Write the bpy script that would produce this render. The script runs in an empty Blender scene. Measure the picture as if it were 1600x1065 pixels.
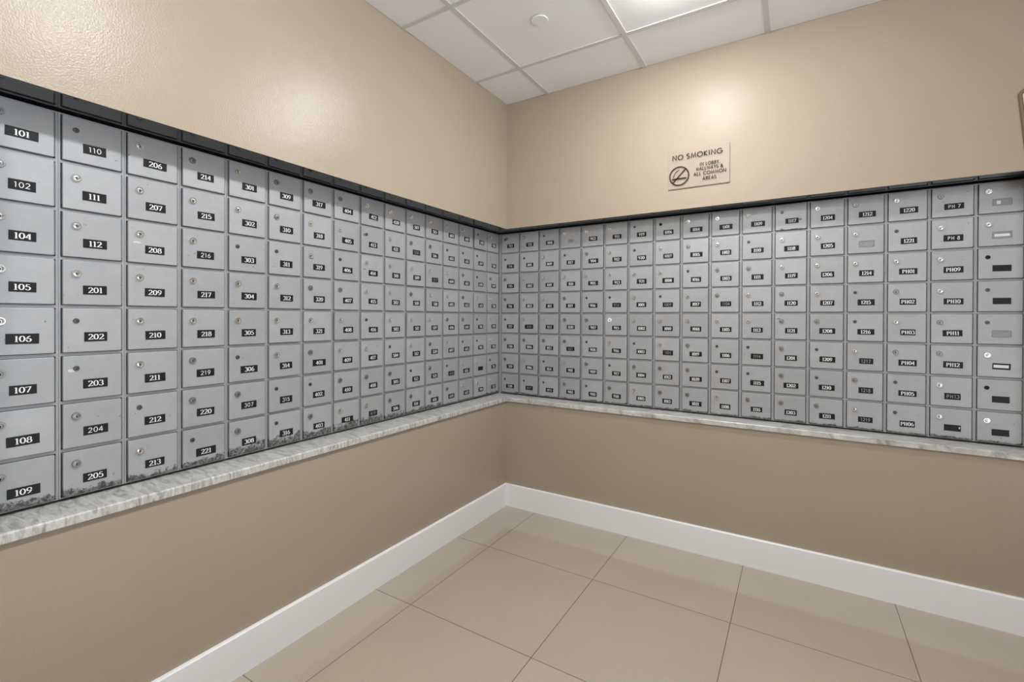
import bpy, bmesh, math, random
from mathutils import Vector, Matrix

scene = bpy.context.scene
COL = scene.collection
random.seed(7)

# ------------------------------------------------------------------ camera
ZO = 1.3453                                   # height of the floor below the fit's zero
F_PX, PPX, PPY = 726.5, 3.434, -33.287         # focal length and principal point offset, 1600 px frame
CAM = Vector((1.6596, -2.6163, 1.2483))
yaw, pitch, roll = math.radians(135 - 13.588), -0.00514, 0.00359
fw = Vector((math.cos(yaw) * math.cos(pitch), math.sin(yaw) * math.cos(pitch), math.sin(pitch)))
rt = Vector((math.sin(yaw), -math.cos(yaw), 0))
up = rt.cross(fw)
rt2 = rt * math.cos(roll) + up * math.sin(roll)
up2 = up * math.cos(roll) - rt * math.sin(roll)
cam_data = bpy.data.cameras.new('camera')
cam = bpy.data.objects.new('camera', cam_data)
COL.objects.link(cam)
m = Matrix((rt2, up2, -fw)).transposed().to_4x4()
m.translation = CAM
cam.matrix_world = m
cam_data.sensor_fit = 'HORIZONTAL'
cam_data.sensor_width = 36.0
cam_data.lens = F_PX / 1600 * 36.0
cam_data.shift_x = -PPX / 1600
cam_data.shift_y = PPY / 1600
cam_data.clip_start = 0.02
scene.camera = cam

# ------------------------------------------------------------------ light and exposure
WORLD_LOW, WORLD_HIGH = 3.3, 0.02
world = bpy.data.worlds.new('lobby_daylight')
scene.world = world
world.use_nodes = True
bg = world.node_tree.nodes['Background']
# open-side daylight, shaped bright below the horizon to lift ceiling and upper walls
_nt = world.node_tree
_tc = _nt.nodes.new('ShaderNodeTexCoord')
_sp = _nt.nodes.new('ShaderNodeSeparateXYZ')
_mr = _nt.nodes.new('ShaderNodeMapRange')
_mr.inputs['From Min'].default_value, _mr.inputs['From Max'].default_value = -0.04, 0.10
_mr.inputs['To Min'].default_value, _mr.inputs['To Max'].default_value = WORLD_LOW, WORLD_HIGH
_nt.links.new(_tc.outputs['Generated'], _sp.inputs[0])
_nt.links.new(_sp.outputs['Z'], _mr.inputs['Value'])
_nt.links.new(_mr.outputs[0], bg.inputs['Strength'])
bg.inputs['Color'].default_value = (0.84, 0.93, 1.0, 1)
LAMP_STRENGTH = 165.0
LAMP_COLOR = (0.955, 0.985, 1.0, 1)
LAMPS = [(1.22, -0.69), (1.22, -1.877), (1.22, -3.096)]  # the last lamp is unseen, added to raise bounce light on the ceiling
vs = scene.view_settings
vs.view_transform = 'Standard'
vs.look = 'None'
vs.exposure = 0.15
vs.gamma = 1.0
vs.use_curve_mapping = False

# ------------------------------------------------------------------ dimensions (metres, floor at 0)
ZC = 1.3079 + ZO            # ceiling
SOF = 0.4866 + ZO           # underside of the mailbox recess
SILL_T, SILL_B = -0.6285 + ZO, -0.6551 + ZO
BB_T = -1.1997 + ZO
D_L, D_R = 0.1257, 0.1034    # door faces behind the two wall planes
PROUD = 0.0085               # door face in front of its frame
W, H = 0.1513, 0.13773       # mailbox pitch
DW, DH = 0.1366, 0.1267      # door
ZT = 0.475 + ZO              # top of the top doors
G0, G1 = 0.0030, 0.0223
NICHE = 0.20
END_L, END_R = -2.336, 2.482  # ends of the recess
FAR_L, FAR_R = -4.0, 3.3


# ------------------------------------------------------------------ helpers
def link(o, parent=None):
    COL.objects.link(o)
    if parent:
        o.parent = parent
    return o


def obj(name, bm_or_mesh, mat=None, parent=None, smooth=False):
    if isinstance(bm_or_mesh, bmesh.types.BMesh):
        me = bpy.data.meshes.new(name)
        bmesh.ops.recalc_face_normals(bm_or_mesh, faces=bm_or_mesh.faces[:])
        bm_or_mesh.to_mesh(me)
        bm_or_mesh.free()
        if mat:
            me.materials.append(mat)
        if smooth:
            for p in me.polygons:
                p.use_smooth = True
    else:
        me = bm_or_mesh
    return link(bpy.data.objects.new(name, me), parent)


def mesh_of(name, bm, mat, smooth=False, recalc=True):
    me = bpy.data.meshes.new(name)
    if recalc:
        bmesh.ops.recalc_face_normals(bm, faces=bm.faces[:])
    bm.to_mesh(me)
    bm.free()
    me.materials.append(mat)
    if smooth:
        for p in me.polygons:
            p.use_smooth = True
    return me


def tag(o, label=None, cat=None, group=None, kind=None):
    if label:
        o['label'] = label
    if cat:
        o['category'] = cat
    if group:
        o['group'] = group
    if kind:
        o['kind'] = kind
    return o


def empty(name, loc, rz=0.0):
    o = bpy.data.objects.new(name, None)
    o.empty_display_size = 0.02
    o.location = loc
    o.rotation_euler = (0, 0, rz)
    return link(o)


def add_box(bm, x0, x1, y0, y1, z0, z1):
    v = [bm.verts.new((x, y, z)) for z in (z0, z1) for y in (y0, y1) for x in (x0, x1)]
    for f in ((0, 1, 3, 2), (4, 6, 7, 5), (0, 4, 5, 1), (2, 3, 7, 6), (0, 2, 6, 4), (1, 5, 7, 3)):
        bm.faces.new([v[i] for i in f])
    return bm


def box(x0, x1, y0, y1, z0, z1, bevel=0.0, seg=2):
    bm = bmesh.new()
    add_box(bm, x0, x1, y0, y1, z0, z1)
    if bevel:
        bmesh.ops.bevel(bm, geom=bm.edges[:], offset=bevel, segments=seg, affect='EDGES', profile=0.5)
    return bm


def lathe_y(bm, prof, cx, cz, n=24):
    """profile of (radius, y) turned about an axis along y through (cx, cz)"""
    rings = []
    for r, y in prof:
        if r < 1e-6:
            rings.append([bm.verts.new((cx, y, cz))])
        else:
            rings.append([bm.verts.new((cx + r * math.cos(2 * math.pi * i / n), y, cz + r * math.sin(2 * math.pi * i / n))) for i in range(n)])
    for a, b in zip(rings, rings[1:]):
        for i in range(n):
            j = (i + 1) % n
            q = [a[i % len(a)], a[j % len(a)], b[j % len(b)], b[i % len(b)]]
            u = []
            for x in q:
                if x not in u:
                    u.append(x)
            if len(u) > 2:
                bm.faces.new(u)


def lathe_z(bm, prof, cx, cy, n=48):
    rings = []
    for r, z in prof:
        if r < 1e-6:
            rings.append([bm.verts.new((cx, cy, z))])
        else:
            rings.append([bm.verts.new((cx + r * math.cos(2 * math.pi * i / n), cy + r * math.sin(2 * math.pi * i / n), z)) for i in range(n)])
    for a, b in zip(rings, rings[1:]):
        for i in range(n):
            j = (i + 1) % n
            q = [a[i % len(a)], a[j % len(a)], b[j % len(b)], b[i % len(b)]]
            u = []
            for x in q:
                if x not in u:
                    u.append(x)
            if len(u) > 2:
                bm.faces.new(u)


# ------------------------------------------------------------------ materials
def mat_new(name):
    mt = bpy.data.materials.new(name)
    mt.use_nodes = True
    nt = mt.node_tree
    b = nt.nodes['Principled BSDF']
    return mt, nt, b


def N(nt, typ, **kw):
    n = nt.nodes.new(typ)
    for k, v in kw.items():
        if k in n.inputs:
            n.inputs[k].default_value = v
        else:
            setattr(n, k, v)
    return n


def simple(name, col, rough=0.5, metal=0.0, spec=0.5):
    mt, nt, b = mat_new(name)
    b.inputs['Base Color'].default_value = (*col, 1)
    b.inputs['Roughness'].default_value = rough
    b.inputs['Metallic'].default_value = metal
    b.inputs['Specular IOR Level'].default_value = spec
    return mt


def mix_rgb(nt, fac, a, b, blend='MIX'):
    n = nt.nodes.new('ShaderNodeMix')
    n.data_type = 'RGBA'
    n.blend_type = blend
    for s, v in ((n.inputs[0], fac), (n.inputs[6], a), (n.inputs[7], b)):
        if isinstance(v, bpy.types.NodeSocket):
            nt.links.new(v, s)
        elif isinstance(v, (int, float)):
            s.default_value = v
        else:
            s.default_value = (*v, 1) if len(v) == 3 else v
    return n.outputs[2]


def math_n(nt, op, a, b=None, c=None, clamp=False):
    n = nt.nodes.new('ShaderNodeMath')
    n.operation = op
    n.use_clamp = clamp
    for s, v in zip(n.inputs, (a, b, c)):
        if v is None:
            continue
        if isinstance(v, bpy.types.NodeSocket):
            nt.links.new(v, s)
        else:
            s.default_value = v
    return n.outputs[0]


def wall_paint(name, rough, spec):
    mt, nt, b = mat_new(name)
    tc = N(nt, 'ShaderNodeTexCoord')
    n1 = N(nt, 'ShaderNodeTexNoise', Scale=2.2, Detail=3.0)
    nt.links.new(tc.outputs['Object'], n1.inputs['Vector'])
    c = mix_rgb(nt, n1.outputs['Fac'], WALL_A, WALL_B)
    nt.links.new(c, b.inputs['Base Color'])
    b.inputs['Roughness'].default_value = rough
    b.inputs['Specular IOR Level'].default_value = spec
    n2 = N(nt, 'ShaderNodeTexNoise', Scale=210.0, Detail=2.0, Roughness=0.55)
    nt.links.new(tc.outputs['Object'], n2.inputs['Vector'])
    n3 = N(nt, 'ShaderNodeTexNoise', Scale=9.0, Detail=2.0)
    nt.links.new(tc.outputs['Object'], n3.inputs['Vector'])
    hsum = math_n(nt, 'MULTIPLY_ADD', n3.outputs['Fac'], 0.9, n2.outputs['Fac'])
    bp = N(nt, 'ShaderNodeBump', Strength=0.7, Distance=0.00105)
    nt.links.new(hsum, bp.inputs['Height'])
    nt.links.new(bp.outputs['Normal'], b.inputs['Normal'])
    return mt


WALL_A, WALL_B = (0.405, 0.328, 0.252), (0.435, 0.353, 0.271)


def floor_tile():
    mt, nt, b = mat_new('beige_floor_tile')
    tc = N(nt, 'ShaderNodeTexCoord')
    sep = N(nt, 'ShaderNodeSeparateXYZ')
    nt.links.new(tc.outputs['Object'], sep.inputs[0])

    def axis(out, off, sign):
        u = math_n(nt, 'DIVIDE', math_n(nt, 'SUBTRACT', out, off), 0.599)
        fl = math_n(nt, 'FLOOR', u)
        fr = math_n(nt, 'SUBTRACT', u, fl)
        dist = math_n(nt, 'MINIMUM', fr, math_n(nt, 'SUBTRACT', 1.0, fr))
        return fl, math_n(nt, 'LESS_THAN', dist, 0.0013 / 0.599)
    fx, jx = axis(sep.outputs['X'], 0.2312, 1)
    fy, jy = axis(sep.outputs['Y'], -0.532, 1)
    joint = math_n(nt, 'MAXIMUM', jx, jy)
    cmb = N(nt, 'ShaderNodeCombineXYZ')
    nt.links.new(fx, cmb.inputs[0])
    nt.links.new(fy, cmb.inputs[1])
    wn = N(nt, 'ShaderNodeTexWhiteNoise')
    nt.links.new(cmb.outputs[0], wn.inputs['Vector'])
    base = mix_rgb(nt, wn.outputs['Value'], (0.45, 0.378, 0.298), (0.475, 0.398, 0.312))
    sp = N(nt, 'ShaderNodeTexNoise', Scale=160.0, Detail=4.0, Roughness=0.7)
    nt.links.new(tc.outputs['Object'], sp.inputs['Vector'])
    cl = N(nt, 'ShaderNodeTexNoise', Scale=3.0, Detail=3.0)
    nt.links.new(tc.outputs['Object'], cl.inputs['Vector'])
    f = math_n(nt, 'MULTIPLY_ADD', sp.outputs['Fac'], 0.30, math_n(nt, 'MULTIPLY_ADD', cl.outputs['Fac'], 0.12, 0.79))
    g = N(nt, 'ShaderNodeCombineColor')
    for i in range(3):
        nt.links.new(f, g.inputs[i])
    base = mix_rgb(nt, 1.0, base, g.outputs[0], 'MULTIPLY')
    base = mix_rgb(nt, joint, base, (0.10, 0.075, 0.05))
    nt.links.new(base, b.inputs['Base Color'])
    b.inputs['Roughness'].default_value = 0.09
    b.inputs['Specular IOR Level'].default_value = 0.8
    return mt


def ceiling_board():
    mt, nt, b = mat_new('white_ceiling_board')
    tc = N(nt, 'ShaderNodeTexCoord')
    n = N(nt, 'ShaderNodeTexNoise', Scale=220.0, Detail=3.0, Roughness=0.7)
    nt.links.new(tc.outputs['Object'], n.inputs['Vector'])
    c = mix_rgb(nt, n.outputs['Fac'], (0.89, 0.895, 0.895), (0.94, 0.945, 0.945))
    nt.links.new(c, b.inputs['Base Color'])
    b.inputs['Roughness'].default_value = 0.85
    bp = N(nt, 'ShaderNodeBump', Strength=0.25, Distance=0.001)
    nt.links.new(n.outputs['Fac'], bp.inputs['Height'])
    nt.links.new(bp.outputs['Normal'], b.inputs['Normal'])
    return mt


def door_paint(name, worn, base_a=(0.39, 0.392, 0.404), base_b=(0.445, 0.447, 0.459)):
    mt, nt, b = mat_new(name)
    tc = N(nt, 'ShaderNodeTexCoord')
    oi = N(nt, 'ShaderNodeObjectInfo')
    cmb = N(nt, 'ShaderNodeCombineXYZ')
    off = math_n(nt, 'MULTIPLY', oi.outputs['Random'], 37.0)
    for i in range(3):
        nt.links.new(off, cmb.inputs[i])
    va = N(nt, 'ShaderNodeVectorMath', operation='ADD')
    nt.links.new(tc.outputs['Object'], va.inputs[0])
    nt.links.new(cmb.outputs[0], va.inputs[1])
    col = mix_rgb(nt, oi.outputs['Random'], base_a, base_b)
    n1 = N(nt, 'ShaderNodeTexNoise', Scale=22.0, Detail=4.0, Roughness=0.65)
    nt.links.new(va.outputs[0], n1.inputs['Vector'])
    f = math_n(nt, 'MULTIPLY_ADD', n1.outputs['Fac'], 0.22, 0.89)
    g = N(nt, 'ShaderNodeCombineColor')
    for i in range(3):
        nt.links.new(f, g.inputs[i])
    col = mix_rgb(nt, 1.0, col, g.outputs[0], 'MULTIPLY')
    # small chips and rubbed marks
    n2 = N(nt, 'ShaderNodeTexNoise', Scale=75.0, Detail=3.0, Roughness=0.6)
    nt.links.new(va.outputs[0], n2.inputs['Vector'])
    chip = math_n(nt, 'GREATER_THAN', n2.outputs['Fac'], 0.725)
    col = mix_rgb(nt, chip, col, (0.16, 0.15, 0.14))
    if worn:
        sep = N(nt, 'ShaderNodeSeparateXYZ')
        nt.links.new(tc.outputs['Object'], sep.inputs[0])
        n3 = N(nt, 'ShaderNodeTexNoise', Scale=24.0, Detail=6.0, Roughness=0.75)
        nt.links.new(va.outputs[0], n3.inputs['Vector'])
        # noise has to beat the height above the lower edge
        hgt = math_n(nt, 'MULTIPLY_ADD', sep.outputs['Z'], worn, 0.22)
        e = math_n(nt, 'SUBTRACT', n3.outputs['Fac'], hgt)
        msk = math_n(nt, 'MULTIPLY', e, 26.0, clamp=True)
        n4 = N(nt, 'ShaderNodeTexNoise', Scale=110.0, Detail=5.0, Roughness=0.7)
        nt.links.new(va.outputs[0], n4.inputs['Vector'])
        grime = mix_rgb(nt, math_n(nt, 'MULTIPLY_ADD', n4.outputs['Fac'], 4.0, -1.75, clamp=True), (0.035, 0.034, 0.033), (0.40, 0.39, 0.38))
        col = mix_rgb(nt, math_n(nt, 'MULTIPLY', msk, 0.93), col, grime)
    nt.links.new(col, b.inputs['Base Color'])
    b.inputs['Metallic'].default_value = 0.25
    b.inputs['Roughness'].default_value = 0.42
    return mt


def marble():
    mt, nt, b = mat_new('grey_veined_marble')
    tc = N(nt, 'ShaderNodeTexCoord')
    mp = N(nt, 'ShaderNodeMapping')
    mp.inputs['Rotation'].default_value = (0, 0, math.radians(35))
    mp.inputs['Scale'].default_value = (0.8, 3.6, 1.0)
    nt.links.new(tc.outputs['Object'], mp.inputs['Vector'])
    n1 = N(nt, 'ShaderNodeTexNoise', Scale=14.0, Detail=7.0, Roughness=0.68, Distortion=1.2)
    nt.links.new(mp.outputs[0], n1.inputs['Vector'])
    rp = N(nt, 'ShaderNodeValToRGB')
    els = rp.color_ramp.elements
    els[0].position, els[0].color = 0.33, (0.22, 0.21, 0.20, 1)
    els[1].position, els[1].color = 0.72, (0.76, 0.75, 0.72, 1)
    e = els.new(0.44)
    e.color = (0.45, 0.44, 0.42, 1)
    e = els.new(0.53)
    e.color = (0.57, 0.56, 0.53, 1)
    nt.links.new(n1.outputs['Fac'], rp.inputs[0])
    nt.links.new(rp.outputs[0], b.inputs['Base Color'])
    b.inputs['Roughness'].default_value = 0.3
    return mt


M_WALL = wall_paint('glossy_tan_paint', 0.22, 0.31)
M_WALL_SATIN = wall_paint('satin_tan_paint', 0.26, 0.11)
M_FLOOR = floor_tile()
M_BOARD = ceiling_board()
M_GRID = simple('white_grid_paint', (0.66, 0.66, 0.65), 0.6)
M_BASE = simple('white_gloss_trim_paint', (0.90, 0.905, 0.915), 0.32)
M_SOFFIT = simple('polished_black_panel', (0.016, 0.016, 0.018), 0.07, 0.0, 0.6)
M_MARBLE = marble()
M_FRAME = door_paint('grey_frame_paint', None, (0.36, 0.362, 0.375), (0.40, 0.402, 0.415))
M_DOOR = door_paint('grey_door_paint', None)
M_DOOR_WORN = door_paint('grey_door_paint_peeling', 11.5)
M_DOOR_PEEL = door_paint('grey_door_paint_peeling_high', 7.6)
M_DOOR_SCUFF = door_paint('grey_door_paint_scuffed', 24.0)
M_CHROME = simple('bright_lock_metal', (0.80, 0.80, 0.79), 0.22, 1.0)
M_DULL = simple('dull_lock_metal', (0.36, 0.355, 0.35), 0.38, 1.0)
M_DARK = simple('dark_lock_metal', (0.13, 0.127, 0.123), 0.4, 0.8)
M_HOLE = simple('black_opening', (0.006, 0.006, 0.006), 0.9)
M_PLATE = simple('black_engraved_plastic', (0.014, 0.014, 0.015), 0.4, 0.0, 0.25)
M_PLATE_GREY = simple('faded_grey_plate', (0.36, 0.36, 0.35), 0.5)
M_WHITE = simple('white_numerals', (0.86, 0.86, 0.84), 0.5)
M_DIM = simple('worn_numerals', (0.42, 0.41, 0.40), 0.5)
M_INK = simple('dark_numerals', (0.12, 0.12, 0.12), 0.5)
M_PAPER = simple('white_paper_label', (0.78, 0.78, 0.76), 0.6)
M_HINGE = simple('hinge_metal', (0.22, 0.22, 0.225), 0.45, 0.6)
M_RECESS = door_paint('grey_recess_paint', None, (0.27, 0.27, 0.275), (0.30, 0.30, 0.30))
M_WHITERING = simple('white_lock_ring', (0.85, 0.85, 0.83), 0.4)

# ------------------------------------------------------------------ room shell


def add_profile(bm, side, prof, t0, t1, mitre0=True):
    """extrude a (depth, z) outline along a wall; depth<0 is into the wall.
    side L: wall plane X=0, run along -Y.  side R: wall plane Y=0, run along +X.  t0 end is mitred at the corner."""
    def pt(dp, z, t, mit):
        tt = t + (dp if mit else 0.0)
        return (dp, -tt, z) if side == 'L' else (tt, -dp, z)
    a = [bm.verts.new(pt(dp, z, t0, mitre0)) for dp, z in prof]
    b = [bm.verts.new(pt(dp, z, t1, False)) for dp, z in prof]
    n = len(prof)
    for i in range(n):
        j = (i + 1) % n
        bm.faces.new((a[i], a[j], b[j], b[i]))
    bm.faces.new(a)
    bm.faces.new(b[::-1])


def wall(name, side, end, far, mat):
    bm = bmesh.new()
    BK = NICHE + 0.06
    niche = [(0, 0), (0, SILL_B - 0.0005), (-NICHE, SILL_B - 0.0005), (-NICHE, SOF + 0.003), (0, SOF + 0.003), (0, ZC + 0.05), (-BK, ZC + 0.05), (-BK, 0)]
    add_profile(bm, side, niche, 0.0, end)
    add_profile(bm, side, [(0, 0), (0, ZC + 0.05), (-BK, ZC + 0.05), (-BK, 0)], end, far, mitre0=False)
    return tag(obj(name, bm, mat), kind='structure')


wall('wall_left', 'L', -END_L, -FAR_L, M_WALL)
wall('wall_right', 'R', END_R, FAR_R, M_WALL_SATIN)

tag(obj('wall_unseen_back', box(0.001, FAR_R, FAR_L - 0.12, FAR_L - 0.001, 0.001, ZC + 0.05), M_WALL_SATIN), kind='structure')  # unseen wall, added to close off daylight from behind the camera
tag(obj('wall_unseen_side', box(FAR_R + 0.001, FAR_R + 0.12, -1.4, 0.26, 0.001, ZC + 0.05), M_WALL_SATIN), kind='structure')  # unseen part wall, added to grade the daylight towards the corner
bm = box(-0.26, FAR_R, FAR_L, 0.26, -0.08, 0.0)
tag(obj('floor', bm, M_FLOOR), kind='structure')


def lay_in(side, name, mat, prof, end):
    bm = bmesh.new()
    add_profile(bm, side, prof, 0.0, end)
    return obj(name, bm, mat)


# black polished underside of the recess
for i, (s, e) in enumerate((('L', -END_L), ('R', END_R))):
    tag(lay_in(s, 'trim_%d' % (i + 1), M_SOFFIT, [(-0.0005, SOF), (-0.0005, SOF + 0.003), (-NICHE, SOF + 0.003), (-NICHE, SOF)], e), kind='structure')

# skirting boards
for s, n, far in (('L', 'baseboard_left', -FAR_L), ('R', 'baseboard_right', FAR_R)):
    bm = bmesh.new()
    prof = [(0.0, 0.0), (0.015, 0.0), (0.015, BB_T - 0.004), (0.011, BB_T), (0.0, BB_T)]
    add_profile(bm, s, prof, 0.0, far)
    tag(obj(n, bm, M_BASE), kind='structure')

# stone ledges under the mailboxes
for s, e, lab in (('L', -END_L, 'pale grey veined marble ledge under the mailboxes of the left wall'),
                  ('R', END_R, 'pale grey veined marble ledge under the mailboxes of the right wall')):
    bm = bmesh.new()
    o_ = 0.012
    prof = [(o_ - 0.002, SILL_B), (o_, SILL_B + 0.002), (o_, SILL_T - 0.004), (o_ - 0.004, SILL_T), (-NICHE + 0.001, SILL_T), (-NICHE + 0.001, SILL_B)]
    add_profile(bm, s, prof, 0.0, e - 0.001)
    tag(obj('marble_ledge', bm, M_MARBLE), lab, 'ledge', 'marble ledges below the mailboxes')

# ceiling boards and grid
GX = [0.3057 + 0.6096 * i for i in range(7)]
GY = [-0.3534 - 0.6096 * i for i in range(7)]
TILE_Z = ZC + 0.005
bm = bmesh.new()
xs = [0.001] + GX + [FAR_R]
ys = [-0.001] + GY + [FAR_L]
for i in range(len(xs) - 1):
    for j in range(len(ys) - 1):
        if xs[i + 1] - xs[i] > 0.02 and ys[j] - ys[j + 1] > 0.02:
            add_box(bm, xs[i] + 0.001, xs[i + 1] - 0.001, ys[j + 1] + 0.001, ys[j] - 0.001, TILE_Z, TILE_Z + 0.016)
tag(obj('ceiling', bm, M_BOARD), kind='structure')
bm = bmesh.new()
for x in GX:
    add_box(bm, x - 0.012, x + 0.012, FAR_L, -0.001, ZC, ZC + 0.0045)
for y in GY:
    for a, b_ in zip([0.001] + [g + 0.0121 for g in GX], [g - 0.0121 for g in GX] + [FAR_R]):
        add_box(bm, a, b_, y - 0.012, y + 0.012, ZC + 0.0004, ZC + 0.0045)
tag(obj('trim_3', bm, M_GRID), kind='structure')

# ------------------------------------------------------------------ ceiling fixtures
M_LENS, nt, b = mat_new('lit_lamp_lens')
b.inputs['Base Color'].default_value = (0.9, 0.9, 0.9, 1)
b.inputs['Emission Color'].default_value = LAMP_COLOR
b.inputs['Emission Strength'].default_value = LAMP_STRENGTH
M_RING = simple('white_lamp_ring', (0.8, 0.8, 0.8), 0.4)
for (lx, ly), lab in zip(LAMPS, ('round lit flush light on the ceiling nearest the room corner', 'round lit flush ceiling light second from the room corner', 'added unseen ceiling light farthest from the room corner')):
    t = tag(empty('ceiling_light', (lx, ly, TILE_Z)), lab, 'ceiling light', 'flush lights on the ceiling')
    bm = bmesh.new()
    lathe_z(bm, [(0.0, -0.0002), (0.116, -0.0002), (0.118, -0.003), (0.116, -0.013), (0.108, -0.0155), (0.099, -0.0115), (0.0, -0.0115)], 0, 0)
    obj('base_ring', bm, M_RING, t)
    bm = bmesh.new()
    prof = [(0.098 * math.cos(a), -0.0120 - 0.030 * math.sin(a)) for a in [math.pi / 2 * i / 10 for i in range(10)]] + [(0, -0.0420)]
    lathe_z(bm, prof, 0, 0)
    obj('lens', bm, M_LENS, t, True)

t = tag(empty('sprinkler_cover', (0.61, -0.675, TILE_Z)), 'small round white cover plate on the ceiling tile above the corner', 'sprinkler')
bm = bmesh.new()
lathe_z(bm, [(0.0, -0.010), (0.0375, -0.010), (0.0395, -0.0085), (0.0395, -0.0065), (0.0, -0.0065)], 0, 0)
obj('cover_plate', bm, M_BOARD, t)
bm = bmesh.new()
lathe_z(bm, [(0.0, -0.0065), (0.034, -0.0065), (0.034, -0.0002), (0.0, -0.0002)], 0, 0)
obj('cup', bm, simple('shaded_cup_metal', (0.35, 0.35, 0.35), 0.5), t)


# ------------------------------------------------------------------ stroke lettering
def arc(cx, cy, rx, ry, a0, a1, n=14):
    return [(cx + rx * math.cos(math.radians(a0 + (a1 - a0) * i / n)), cy + ry * math.sin(math.radians(a0 + (a1 - a0) * i / n))) for i in range(n + 1)]


def bez(p0, p1, p2, n=8):
    return [tuple((1 - t) ** 2 * a + 2 * t * (1 - t) * b + t * t * c for a, b, c in zip(p0, p1, p2)) for t in [i / n for i in range(n + 1)]]


SIX = [arc(.3, .29, .22, .26, 0, 360, 22), bez((.47, .94), (.10, .80), (.08, .30))]
NINE = [[(.6 - x, 1 - y) for x, y in s] for s in SIX]
GLYPH = {   # advance width, strokes, serif strokes
    '0': (.62, [arc(.31, .5, .24, .45, 0, 360, 26)], []),
    '1': (.44, [[(.23, .02), (.23, .95)]], [[(.06, .03), (.40, .03)], [(.07, .86), (.23, .95)]]),
    '2': (.60, [arc(.29, .70, .22, .25, 165, -25, 14) + [(.07, .06), (.54, .06)]], [[(.54, .02), (.54, .16)]]),
    '3': (.58, [arc(.27, .72, .20, .23, 155, -90, 14), arc(.27, .26, .235, .24, 90, -160, 16)], []),
    '4': (.62, [[(.40, .94), (.05, .29), (.58, .29)], [(.42, .94), (.42, .02)]], [[(.30, .03), (.54, .03)]]),
    '5': (.58, [[(.50, .92), (.16, .92), (.12, .54)], arc(.28, .31, .24, .28, 125, -155, 16)], []),
    '6': (.62, SIX, []),
    '7': (.58, [[(.06, .91), (.53, .91), (.20, .02)]], [[(.06, .95), (.06, .80)]]),
    '8': (.60, [arc(.30, .73, .18, .21, 0, 360, 20), arc(.30, .27, .225, .245, 0, 360, 22)], []),
    '9': (.62, NINE, []),
    'P': (.66, [[(.17, .02), (.17, .95)], [(.17, .93), (.36, .93)] + arc(.36, .70, .22, .23, 90, -90, 12)[1:] + [(.17, .47)]], [[(.04, .03), (.30, .03)], [(.04, .94), (.17, .94)]]),
    'H': (.80, [[(.18, .02), (.18, .95)], [(.62, .02), (.62, .95)], [(.18, .50), (.62, .50)]], [[(.05, .03), (.31, .03)], [(.49, .03), (.75, .03)], [(.05, .94), (.31, .94)], [(.49, .94), (.75, .94)]]),
    ' ': (.34, [], []),
    'N': (.84, [[(.12, 0), (.12, .97), (.70, .03), (.70, 1)]], []),
    'O': (.98, [arc(.49, .5, .42, .47, 0, 360, 30)], []),
    'S': (.62, [arc(.30, .74, .21, .22, 35, 235, 12) + arc(.29, .26, .23, .23, 80, -150, 16)], []),
    'M': (.98, [[(.10, 0), (.22, .97), (.49, .12), (.76, .97), (.88, 0)]], []),
    'K': (.68, [[(.12, 0), (.12, 1)], [(.58, 1), (.14, .48), (.62, 0)]], []),
    'I': (.32, [[(.16, 0), (.16, 1)]], []),
    'G': (.96, [arc(.49, .5, .42, .47, 42, 350, 26) + [(.90, .46), (.54, .46)]], []),
    'L': (.54, [[(.12, 1), (.12, .05), (.48, .05)]], []),
    'B': (.66, [[(.12, 0), (.12, 1)], [(.12, .95), (.32, .95)] + arc(.32, .745, .19, .205, 90, -90, 10) + [(.12, .54)], [(.32, .54)] + arc(.34, .295, .23, .245, 90, -90, 12) + [(.12, .05)]], []),
    'Y': (.66, [[(.06, 1), (.33, .50)], [(.60, 1), (.33, .50), (.33, 0)]], []),
    'A': (.80, [[(.06, 0), (.40, .97), (.74, 0)], [(.18, .32), (.62, .32)]], []),
    'W': (1.0, [[(.06, 1), (.28, .04), (.50, .95), (.72, .04), (.94, 1)]], []),
    '&': (.76, [[(.70, 0), (.20, .66)] + arc(.33, .80, .16, .17, 200, -30, 12) + [(.18, .45)] + arc(.30, .25, .23, .22, 120, 330, 14) + [(.66, .48)]], []),
    'C': (.90, [arc(.50, .5, .42, .47, 45, 315, 24)], []),
    'R': (.66, [[(.12, 0), (.12, 1)], [(.12, .95), (.34, .95)] + arc(.34, .73, .21, .22, 90, -90, 12) + [(.12, .51)], [(.30, .51), (.60, 0)]], []),
    'E': (.60, [[(.52, .95), (.12, .95), (.12, .05), (.52, .05)], [(.12, .52), (.48, .52)]], []),
    ',': (.26, [[(.14, .08), (.07, -.14)]], []),
}


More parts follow.
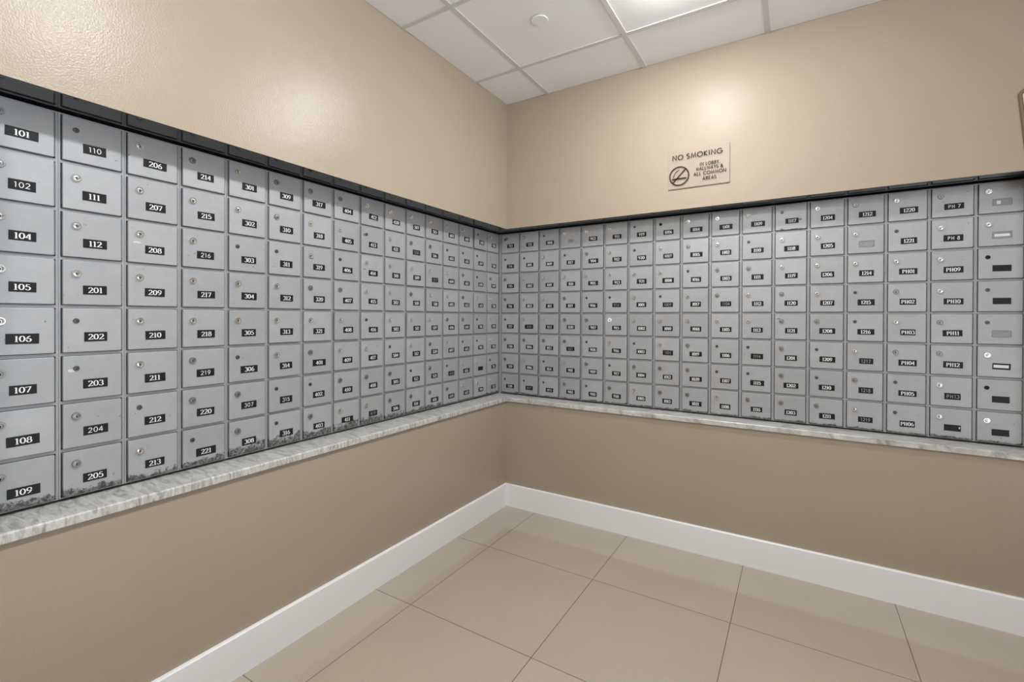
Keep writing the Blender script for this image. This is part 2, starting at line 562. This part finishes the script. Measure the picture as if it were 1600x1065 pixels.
def add_stroke(bm, pts, width, put):
    """ribbon along a polyline; width(direction)->full width; put(x,y)->3d"""
    n = len(pts)
    closed = n > 3 and abs(pts[0][0] - pts[-1][0]) + abs(pts[0][1] - pts[-1][1]) < 1e-6
    if closed:
        pts = pts[:-1]
        n -= 1
    lo, hi = [], []
    for i in range(n):
        if closed:
            a, b_ = pts[i - 1], pts[(i + 1) % n]
            da = (pts[i][0] - a[0], pts[i][1] - a[1])
            db = (b_[0] - pts[i][0], b_[1] - pts[i][1])
        else:
            da = (pts[i][0] - pts[max(i - 1, 0)][0], pts[i][1] - pts[max(i - 1, 0)][1])
            db = (pts[min(i + 1, n - 1)][0] - pts[i][0], pts[min(i + 1, n - 1)][1] - pts[i][1])
        la, lb = math.hypot(*da), math.hypot(*db)
        ua = (da[0] / la, da[1] / la) if la > 1e-9 else None
        ub = (db[0] / lb, db[1] / lb) if lb > 1e-9 else None
        ua, ub = ua or ub, ub or ua
        t = (ua[0] + ub[0], ua[1] + ub[1])
        lt = math.hypot(*t) or 1.0
        t = (t[0] / lt, t[1] / lt)
        cosh = max(0.45, ua[0] * t[0] + ua[1] * t[1])
        w = 0.5 * 0.5 * (width(ua) + width(ub)) / cosh
        nx, ny = -t[1], t[0]
        lo.append(bm.verts.new(put(pts[i][0] - nx * w, pts[i][1] - ny * w)))
        hi.append(bm.verts.new(put(pts[i][0] + nx * w, pts[i][1] + ny * w)))
    for i in range(n if closed else n - 1):
        j = (i + 1) % n
        bm.faces.new((lo[i], lo[j], hi[j], hi[i]))


def text_width(s, gap):
    return sum(GLYPH[c][0] for c in s) + gap * (len(s) - 1)


def add_text(bm, s, cx, base, hgt, y, serif=True, fit=None, gap=0.04, squeeze=1.0, weight=1.0):
    """text centred at cx (local x), baseline z=base, in the plane y"""
    tw = text_width(s, gap)
    sx = hgt * squeeze if fit is None else fit / tw
    x = cx - tw * sx / 2
    if serif:
        wid = lambda d: weight * (0.065 + 0.115 * abs(d[1]) ** 1.5)
    else:
        wid = lambda d: weight * 0.10
    for c in s:
        adv, st, sf = GLYPH[c]
        put = lambda u, v, x=x: (x + u * sx, y, base + v * hgt)
        for p in st + (sf if serif else (sf[1:2] if c == '1' else [])):
            add_stroke(bm, p, wid, put)
        x += (adv + gap) * sx


# ------------------------------------------------------------------ mailbox meshes (local: x right, -y out of the wall, z up, origin bottom centre of the frame face)
DZ0 = (H - DH) / 2


def housing_mesh():
    bm = bmesh.new()
    ow, oz0, oz1 = (W - 0.0006) / 2, 0.00015, H - 0.00015
    iw, iz0, iz1 = DW / 2 + 0.0016, DZ0 - 0.0020, DZ0 + DH + 0.0012
    dep, pock = 0.05, 0.03

    def loop(hw, z0, z1, y):
        return [bm.verts.new(p) for p in ((-hw, y, z0), (hw, y, z0), (hw, y, z1), (-hw, y, z1))]
    back, front, inn, bot = loop(ow, oz0, oz1, dep), loop(ow, oz0, oz1, 0), loop(iw, iz0, iz1, 0), loop(iw, iz0, iz1, pock)
    for v in (inn[0], inn[3], bot[0], bot[3]):       # the lock side has the wider gap
        v.co.x -= 0.0012
    for a, b_ in ((back, front), (front, inn), (inn, bot)):
        for i in range(4):
            j = (i + 1) % 4
            bm.faces.new((a[i], a[j], b_[j], b_[i]))
    bm.faces.new(back[::-1])
    bm.faces.new(bot)
    return mesh_of('housing', bm, M_FRAME)


def door_mesh(mat):
    return mesh_of('door', box(-DW / 2, DW / 2 - 0.0028, -PROUD, 0.004, DZ0, DZ0 + DH, 0.0016), mat)


def hinge_mesh():
    bm = bmesh.new()
    n, segs = 8, 17
    x, y = DW / 2 - 0.0008, -0.0028
    z0, L = DZ0 + 0.003, DH - 0.006
    rings = []
    for k in range(segs):
        r = 0.0019 if k % 2 == 0 else 0.0014
        for z in (z0 + L * k / segs, z0 + L * (k + 1) / segs):
            rings.append([bm.verts.new((x + r * math.cos(2 * math.pi * i / n), y + r * math.sin(2 * math.pi * i / n), z)) for i in range(n)])
    for a, b_ in zip(rings, rings[1:]):
        for i in range(n):
            j = (i + 1) % n
            bm.faces.new((a[i], a[j], b_[j], b_[i]))
    bm.faces.new(rings[0])
    bm.faces.new(rings[-1])
    return mesh_of('hinge', bm, M_HINGE)


LX, LZ = -DW / 2 + 0.0285, DZ0 + DH * 0.715      # lock centre
PX, PZ = 0.003, DZ0 + DH * 0.345                 # plate centre


def lock_mesh(r, mat, name='lock', h=0.0042):
    bm = bmesh.new()
    y = -PROUD - 0.0001
    lathe_y(bm, [(r, y), (r, y - h * .6), (r * .9, y - h), (r * .68, y - h), (r * .62, y - h * .72), (r * .30, y - h * .80), (0, y - h * .80)], LX, LZ, 24)
    return mesh_of(name, bm, mat, False)


def keyhole_mesh(r, h=0.0042):
    bm = bmesh.new()
    y = -PROUD - h * .80 - 0.0003
    add_box(bm, LX - r * .09, LX + r * .09, y - 0.0002, y + 0.0002, LZ - r * .48, LZ + r * .10)
    lathe_y(bm, [(0, y - 0.00025), (r * .17, y - 0.00025), (r * .17, y)], LX, LZ - r * .02, 12)
    return mesh_of('keyhole', bm, M_HOLE)


ME_HOUSING, ME_HINGE = housing_mesh(), hinge_mesh()
ME_DOOR, ME_DOOR_WORN, ME_DOOR_SCUFF, ME_DOOR_PEEL = door_mesh(M_DOOR), door_mesh(M_DOOR_WORN), door_mesh(M_DOOR_SCUFF), door_mesh(M_DOOR_PEEL)
LOCKS = {
    'b': (lock_mesh(0.0112, M_CHROME, h=0.006), keyhole_mesh(0.0112, h=0.006)),
    'g': (lock_mesh(0.0108, M_DULL, h=0.0055), keyhole_mesh(0.0108, h=0.0055)),
    's': (lock_mesh(0.0074, M_DARK, h=0.003), keyhole_mesh(0.0074, h=0.003)),
}
_r = bmesh.new()
lathe_y(_r, [(0, -PROUD - 0.0004), (0.0085, -PROUD - 0.0004), (0.0085, -PROUD)], LX, LZ, 20)
ME_LOCKHOLE = mesh_of('lock_hole', _r, M_HOLE)
_r = bmesh.new()
lathe_y(_r, [(0.0128, -PROUD), (0.0128, -PROUD - .004), (0.0115, -PROUD - .0052), (0.0078, -PROUD - .0052), (0.0074, -PROUD - .003), (0, -PROUD - .003)], LX, LZ, 24)
ME_RINGLOCK = mesh_of('lock', _r, M_WHITERING)
ME_BIGHOLE = keyhole_mesh(0.016, h=0.0036)

# ------------------------------------------------------------------ mailbox rows
nums = lambda a, b_: [str(i) for i in range(a, b_ + 1)]
LEFT = [
    ['101', '102', '104', '105', '106', '107', '108', '109'],
    ['110', '111', '112', '201', '202', '203', '204', '205'],
    nums(206, 213), nums(214, 221), nums(301, 308), nums(309, 316),
    nums(317, 321) + nums(401, 403), nums(404, 411), nums(412, 419),
    ['420', '421'] + nums(501, 506), nums(507, 514), nums(515, 521) + ['601'],
    nums(602, 609), nums(610, 617), nums(618, 621) + ['701', '702', '#', '704'], nums(705, 712)]
LEFT_LOCK = ['ggbbbggg', 'sbbbssgg', 'bbbbbbsb', 'gbbbbggs', 'bbsbbsgg', 'ggsbbbss', 'gbbgbgsg', 'gbsgbbgb', 'bsbbsbgb',
             'bbbbbsgg', 'bgbgbbsg', 'bgbbbggg', 'bsbbgbsg', 'bsgggsbb', 'sssbssbb', 'bbgbbbsb']
RIGHT = [
    nums(713, 720), ['721'] + nums(801, 807), nums(808, 815), ['816', '817', '818', '819', '820', '821', '901', '902'],
    nums(903, 910), nums(911, 918), nums(919, 921) + nums(1001, 1005), nums(1006, 1013), nums(1014, 1021),
    nums(1101, 1108), nums(1109, 1116), nums(1117, 1121) + nums(1201, 1203), nums(1204, 1211),
    ['1212', '@', '1214', '1215', '1216', '1217', '1218', '1219'],
    ['1220', '1221', 'PH01', 'PH02', 'PH03', 'PH04', 'PH05', 'PH06'],
    ['PH 7', 'PH 8', 'PH09', 'PH10', 'PH11', 'PH12', 'PH13', '#c'],
    ['@s', '@w', '#', '#', '@', '#p', '#', '#']]
RIGHT_LOCK = ['ssggsggs', 'bsbbbgbs', 'sbbbbgss', 'bsbgggbg', 'bgbsgsgs', 'bbbsrbsg', 'ssbbbsgb', 'kbbsbbgg', 'bgsbbggg',
              'bbggbssb', 'gsgbbssg', 'sbbggggg', 'bbbbgssg', 'gbbssbgb', 'bsbgbgss', 'gbbbggbb', 'bbkssbkb']
SANS = {'110', '102', '204', '216', '219', '307', '315', '419', '508', '517', '608', '609', '714', '804', '807', '812', '815', '821', '914', '1007', '1009', '1011',
        '1104', '1114', '1217', '1218', '1219', 'PH 7', 'PH 8', 'PH13', '1401'}
DIM = {'804', '807', '821', '1009', '1011', '914', '1104', '1114', '1217', '1218', '1219', 'PH13', '517', '508', '419', '608'}
WIDE = {'101', '106', '108', '109', '206', '221', '306', '317', '401', '405', '411', '601', '616', '720', '804', '819', '904', '905', '1008', '1014', '1015', '1019', '1020', '1021', '1101', '1109', '1115',
        '1118', '1202', '1208', '1209', '1210', '1211', '1212', '1215', '1216', '1220', 'PH01', 'PH04', 'PH05', 'PH09', 'PH10', 'PH11', 'PH12', 'PH 7', 'PH 8'}
AJAR = {'618': 0.006, '509': 0.0035, '511': 0.004, '518': 0.003, '704': 0.003, '905': 0.003, '804': 0.003, '408': 0.003, '819': 0.002}
M_SCRAPE = simple('pale_scrape', (0.66, 0.66, 0.67), 0.6)
M_SMEAR = simple('grey_smear', (0.17, 0.165, 0.16), 0.7)
SCUFFS = {'203': [(-0.048, 0.086, 0.013, 0.006, M_SCRAPE)], '208': [(-0.046, 0.064, 0.014, 0.004, M_SCRAPE)], '319': [(-0.030, 0.082, 0.010, 0.003, M_SMEAR)],
          '414': [(-0.052, 0.060, 0.014, 0.003, M_SMEAR)], '413': [(-0.052, 0.088, 0.009, 0.012, M_SMEAR)], '1117': [(0.040, 0.058, 0.010, 0.006, M_SMEAR)],
          '507': [(-0.036, 0.052, 0.011, 0.0025, M_SMEAR)], '713': [(-0.028, 0.098, 0.016, 0.010, M_SMEAR)], '1121': [(-0.052, 0.103, 0.010, 0.0035, M_SMEAR)]}
ORD = ['', 'first', 'second', 'third', 'fourth', 'fifth', 'sixth', 'seventh', 'eighth', 'ninth', 'tenth', 'eleventh', 'twelfth', 'thirteenth', 'fourteenth', 'fifteenth', 'sixteenth', 'seventeenth']
ROW = ['top row', 'second row', 'third row', 'fourth row', 'fifth row', 'sixth row', 'seventh row', 'bottom row']


def quad_plate(bm, cx, cz, w, h, y, th):
    add_box(bm, cx - w / 2, cx + w / 2, y - th, y, cz - h / 2, cz + h / 2)


def mailbox(code, lock, side, k, r, loc, rz):
    t = empty('mailbox', loc, rz)
    wall_w = 'left' if side == 'L' else 'right'
    near = 16 - k if side == 'L' else k + 1
    colw = 'column nearest the corner' if near == 1 else '%s column from the corner' % ORD[near]
    what = {'#': 'mailbox with blank black plate', '#c': 'mailbox with chipped blank plate', '@': 'mailbox with empty plate recess',
            '@s': 'mailbox with small white sticker', '@w': 'mailbox with long pale sticker',
            '#p': 'mailbox with white paper label'}.get(code, 'grey mailbox numbered ' + code)
    tag(t, '%s, %s, %s, %s wall' % (what, ROW[r], colw, wall_w), 'mailbox', 'mailboxes on the %s wall' % wall_w)
    obj('housing', ME_HOUSING, parent=t)
    dm = ME_DOOR
    if r == 7 and (side == 'L' and k < 12):
        dm = ME_DOOR_PEEL if 4 <= k <= 8 else ME_DOOR_WORN
    elif r == 7 or code == '1117':
        dm = ME_DOOR_SCUFF
    door = obj('door', dm, parent=t)
    dy = -AJAR.get(code, 0.0)
    door.location.y = dy
    obj('hinge', ME_HINGE, parent=t)
    # lock
    if lock == 'k':
        lk = obj('lock_hole', ME_LOCKHOLE, parent=t)
    elif lock == 'r':
        lk = obj('lock', ME_RINGLOCK, parent=t)
        obj('keyhole', ME_BIGHOLE, parent=lk)
        lk['label'] = 'white ringed lock'
    else:
        a, b_ = LOCKS[lock]
        lk = obj('lock', a, parent=t)
        obj('keyhole', b_, parent=lk)
    lk.location.y = dy
    for sx_, sz_, sw_, sh_, sm in SCUFFS.get(code, ()):
        bm = bmesh.new()
        rr = random.Random(code)
        n = 14
        ring = [bm.verts.new((sx_ + sw_ * math.cos(2 * math.pi * i / n) * rr.uniform(.55, 1), -PROUD - 0.00025, sz_ + sh_ * math.sin(2 * math.pi * i / n) * rr.uniform(.45, 1) - sx_ * .1)) for i in range(n)]
        bm.faces.new(ring)
        obj('scuff_mark', mesh_of('scuff_mark', bm, sm, recalc=False), parent=t)
    # number plate
    pw = 0.064 if code in WIDE else random.choice((0.053, 0.055, 0.057))
    ph = random.uniform(0.0255, 0.028)
    yb = -PROUD
    px, pz = PX + random.uniform(-0.0015, 0.0015), PZ + random.uniform(-0.0012, 0.0012)
    tilt = random.gauss(0, 0.012)
    bm = bmesh.new()
    if code.startswith('@'):
        # recessed holder: a grey floor with a raised lip around it
        pw, ph = 0.056, 0.025
        quad_plate(bm, px, pz, pw, ph, yb, 0.0003)
        for x0, x1, z0, z1 in ((-pw / 2 - .0015, -pw / 2, -ph / 2 - .0015, ph / 2 + .0015), (pw / 2, pw / 2 + .0015, -ph / 2 - .0015, ph / 2 + .0015),
                               (-pw / 2, pw / 2, -ph / 2 - .0015, -ph / 2), (-pw / 2, pw / 2, ph / 2, ph / 2 + .0015)):
            add_box(bm, px + x0, px + x1, yb - 0.0022, yb, pz + z0, pz + z1)
        pl = obj('plate_recess', bm, M_RECESS, t)
        if code != '@':
            bm = bmesh.new()
            if code == '@s':
                quad_plate(bm, px - 0.011, pz - 0.001, 0.012, 0.0135, yb - 0.0004, 0.0004)
            else:
                quad_plate(bm, px, pz - 0.001, 0.046, 0.010, yb - 0.0004, 0.0004)
            obj('sticker', bm, M_PAPER, pl)
    else:
        quad_plate(bm, 0, 0, pw, ph, 0, 0.0009)
        pl = obj('number_plate', bm, M_PLATE_GREY if code == '816' else M_PLATE, t)
        pl.location = (px, yb + dy - 0.0001, pz)
        pl.rotation_euler = (0, tilt, 0)
        yt = -0.0009 - 0.00025
        bm = bmesh.new()
        if code == '#':
            bm.free()
        elif code == '#c':
            add_box(bm, 0.0205, 0.0245, yt - .0002, -0.00095, -0.002, 0.006)
            obj('chip', bm, M_PAPER, pl)
        elif code == '#p':
            add_box(bm, -0.0245, 0.0215, yt - .0002, -0.00095, -0.006, 0.0065)
            obj('paper_label', bm, M_PAPER, pl)
        else:
            sans = code in SANS
            n = len(code)
            hh = 0.0166 if not sans else 0.0152
            sq = 1.14 if n == 3 else 1.0
            mx = pw * 0.88
            if text_width(code, 0.05) * hh * sq > mx:
                sq = mx / (text_width(code, 0.05) * hh)
            wgt = (0.98 if not sans else 1.05) * (1.15 if n == 4 else 1.0)
            if code in DIM:
                wgt *= 0.85
            add_text(bm, code, random.uniform(-.0012, .0012), -hh / 2, hh, yt, serif=not sans, gap=0.05 if not sans else 0.10, squeeze=sq, weight=wgt)
            me = mesh_of('numerals', bm, M_INK if code == '816' else (M_DIM if code in DIM else M_WHITE), recalc=False)
            obj('numerals', me, parent=pl)
    return t


for k, colm in enumerate(LEFT):
    yc = D_R - G0 - (15 - k) * 0.15145 - DW / 2
    for r, code in enumerate(colm):
        z0 = ZT - DH - DZ0 - r * H
        mailbox(code, LEFT_LOCK[k][r], 'L', k, r, (-D_L - PROUD, yc, z0), math.pi / 2)
for k, colm in enumerate(RIGHT):
    xc = -D_L + G1 + k * 0.15107 + DW / 2
    for r, code in enumerate(colm):
        z0 = ZT - DH - DZ0 - r * H
        mailbox(code, RIGHT_LOCK[k][r], 'R', k, r, (xc, D_R + PROUD, z0), 0.0)

bm = box(-D_L - PROUD + 0.003, -D_L + G1 - 0.0082, D_R + 0.0052, D_R + 0.05, SILL_T + 0.001, ZT + 0.0055, 0.001)
tag(obj('corner_filler', bm, M_FRAME), 'narrow grey metal filler strip closing the corner between both mailbox walls', 'filler strip')

# ------------------------------------------------------------------ no smoking sign
SX0, SZ0, SW, SH = 1.0485, 0.600 + ZO, 0.307, 0.207
t = tag(empty('no_smoking_sign', (SX0, -0.0002, SZ0)), 'clear plastic no smoking sign on the right wall above the mailboxes', 'sign')
M_ACRYL, nt, b = mat_new('clear_acrylic')
tr = N(nt, 'ShaderNodeBsdfTransparent')
tr.inputs[0].default_value = (0.97, 0.955, 0.94, 1)
mx = N(nt, 'ShaderNodeMixShader')
b.inputs['Base Color'].default_value = (0.75, 0.66, 0.58, 1)
b.inputs['Roughness'].default_value = 0.3
mx.inputs[0].default_value = 0.16
nt.links.new(tr.outputs[0], mx.inputs[1])
nt.links.new(b.outputs[0], mx.inputs[2])
nt.links.new(mx.outputs[0], nt.nodes['Material Output'].inputs[0])
obj('panel', box(0, SW, -0.005, 0, 0.0021, SH, 0.0006, 1), M_ACRYL, t)
M_EDGE_SHADE = simple('shaded_acrylic_edge', (0.20, 0.155, 0.115), 0.5)  # dark acrylic rim, with the sign's shadow line painted into its colour
obj('edge', box(0, SW, -0.0052, 0, 0, 0.0019), M_EDGE_SHADE, t)
obj('edge', box(SW + 0.0001, SW + 0.0012, -0.0052, 0, 0, SH), M_EDGE_SHADE, t)
YS = -0.0054
M_SIGNINK = simple('dark_sign_lettering', (0.035, 0.025, 0.017), 0.6, 0.0, 0.2)
for s, cx, base, hh, fit in (('NO SMOKING', 0.1475, 0.753, 0.026, 0.252), ('IN LOBBY,', 0.212, 0.511, 0.0172, 0.100), ('HALLWAYS &', 0.2105, 0.400, 0.0172, 0.132),
                             ('ALL COMMON', 0.2115, 0.276, 0.0172, 0.160), ('AREAS', 0.2105, 0.143, 0.0172, 0.069)):
    bm = bmesh.new()
    add_text(bm, s, cx, base * SH, hh, YS, serif=False, fit=fit, gap=0.10, weight=1.7 if hh > .02 else 1.9)
    obj('lettering', mesh_of('lettering', bm, M_SIGNINK, recalc=False), parent=t)
bm = bmesh.new()
cx, cz, R = 0.058, 0.332 * SH, 0.049
put = lambda x, y: (x, YS, y)
const = lambda w: (lambda d: w)
add_stroke(bm, arc(cx, cz, R, R, 0, 360, 48), const(0.0068), put)
add_stroke(bm, [(cx + R * .69, cz + R * .72), (cx - R * .69, cz - R * .72)], const(0.0072), put)
add_stroke(bm, [(cx - R * .78, cz - R * .30), (cx + R * .76, cz - R * .30)], const(0.0082), put)
add_stroke(bm, bez((cx - R * .62, cz - R * .10), (cx - R * .42, cz + R * .62), (cx + R * .02, cz + R * .66)), const(0.0030), put)
add_stroke(bm, bez((cx - R * .66, cz - R * .10), (cx - R * .50, cz + R * .42), (cx - R * .12, cz + R * .58)), const(0.0018), put)
obj('pictogram', mesh_of('pictogram', bm, M_SIGNINK, recalc=False), parent=t)

# ------------------------------------------------------------------ wall fixture at the right edge
t = tag(empty('wall_sconce', (2.51, -0.0005, 0.42 + ZO)), 'bronze framed wall fixture with cream panel at the right edge of the photo', 'wall light')
M_BRONZE = simple('brushed_bronze', (0.24, 0.175, 0.105), 0.4, 0.7)
M_CREAM, nt, b = mat_new('cream_glass')
tc = N(nt, 'ShaderNodeTexCoord')
n1 = N(nt, 'ShaderNodeTexNoise', Scale=6.0, Detail=3.0)
nt.links.new(tc.outputs['Object'], n1.inputs['Vector'])
nt.links.new(mix_rgb(nt, n1.outputs['Fac'], (0.75, 0.55, 0.34), (0.85, 0.78, 0.66)), b.inputs['Base Color'])
b.inputs['Roughness'].default_value = 0.25
OUT = [(-0.079, 0.0), (0.079, 0.0), (0.113, 0.372), (0.095, 0.393), (-0.095, 0.393), (-0.113, 0.372)]


def inset_poly(p, k):
    n = len(p)
    out = []
    for i in range(n):
        a, c, e = Vector(p[i - 1]), Vector(p[i]), Vector(p[(i + 1) % n])
        u, v = (c - a).normalized(), (e - c).normalized()
        n1_, n2_ = Vector((-u.y, u.x)), Vector((-v.y, v.x))
        bis = (n1_ + n2_).normalized()
        out.append(tuple(c + bis * (k / max(0.3, bis.dot(n1_)))))
    return out


INN = inset_poly(OUT, 0.011)
bm = bmesh.new()
rings = []
for poly, y in ((OUT, 0.0), (OUT, -0.006), (inset_poly(OUT, 0.003), -0.010), (inset_poly(OUT, 0.008), -0.010), (INN, -0.008), (INN, 0.0)):
    rings.append([bm.verts.new((x, y, z)) for x, z in poly])
for a, b_ in zip(rings, rings[1:] + rings[:1]):
    for i in range(6):
        j = (i + 1) % 6
        bm.faces.new((a[i], a[j], b_[j], b_[i]))
obj('frame', bm, M_BRONZE, t)
bm = bmesh.new()
PN = inset_poly(OUT, 0.0115)
a = [bm.verts.new((x, -0.001, z)) for x, z in PN]
b_ = [bm.verts.new((x, -0.006, z)) for x, z in PN]
bm.faces.new(a)
bm.faces.new(b_[::-1])
for i in range(6):
    j = (i + 1) % 6
    bm.faces.new((a[i], a[j], b_[j], b_[i]))
obj('glass_panel', bm, M_CREAM, t)
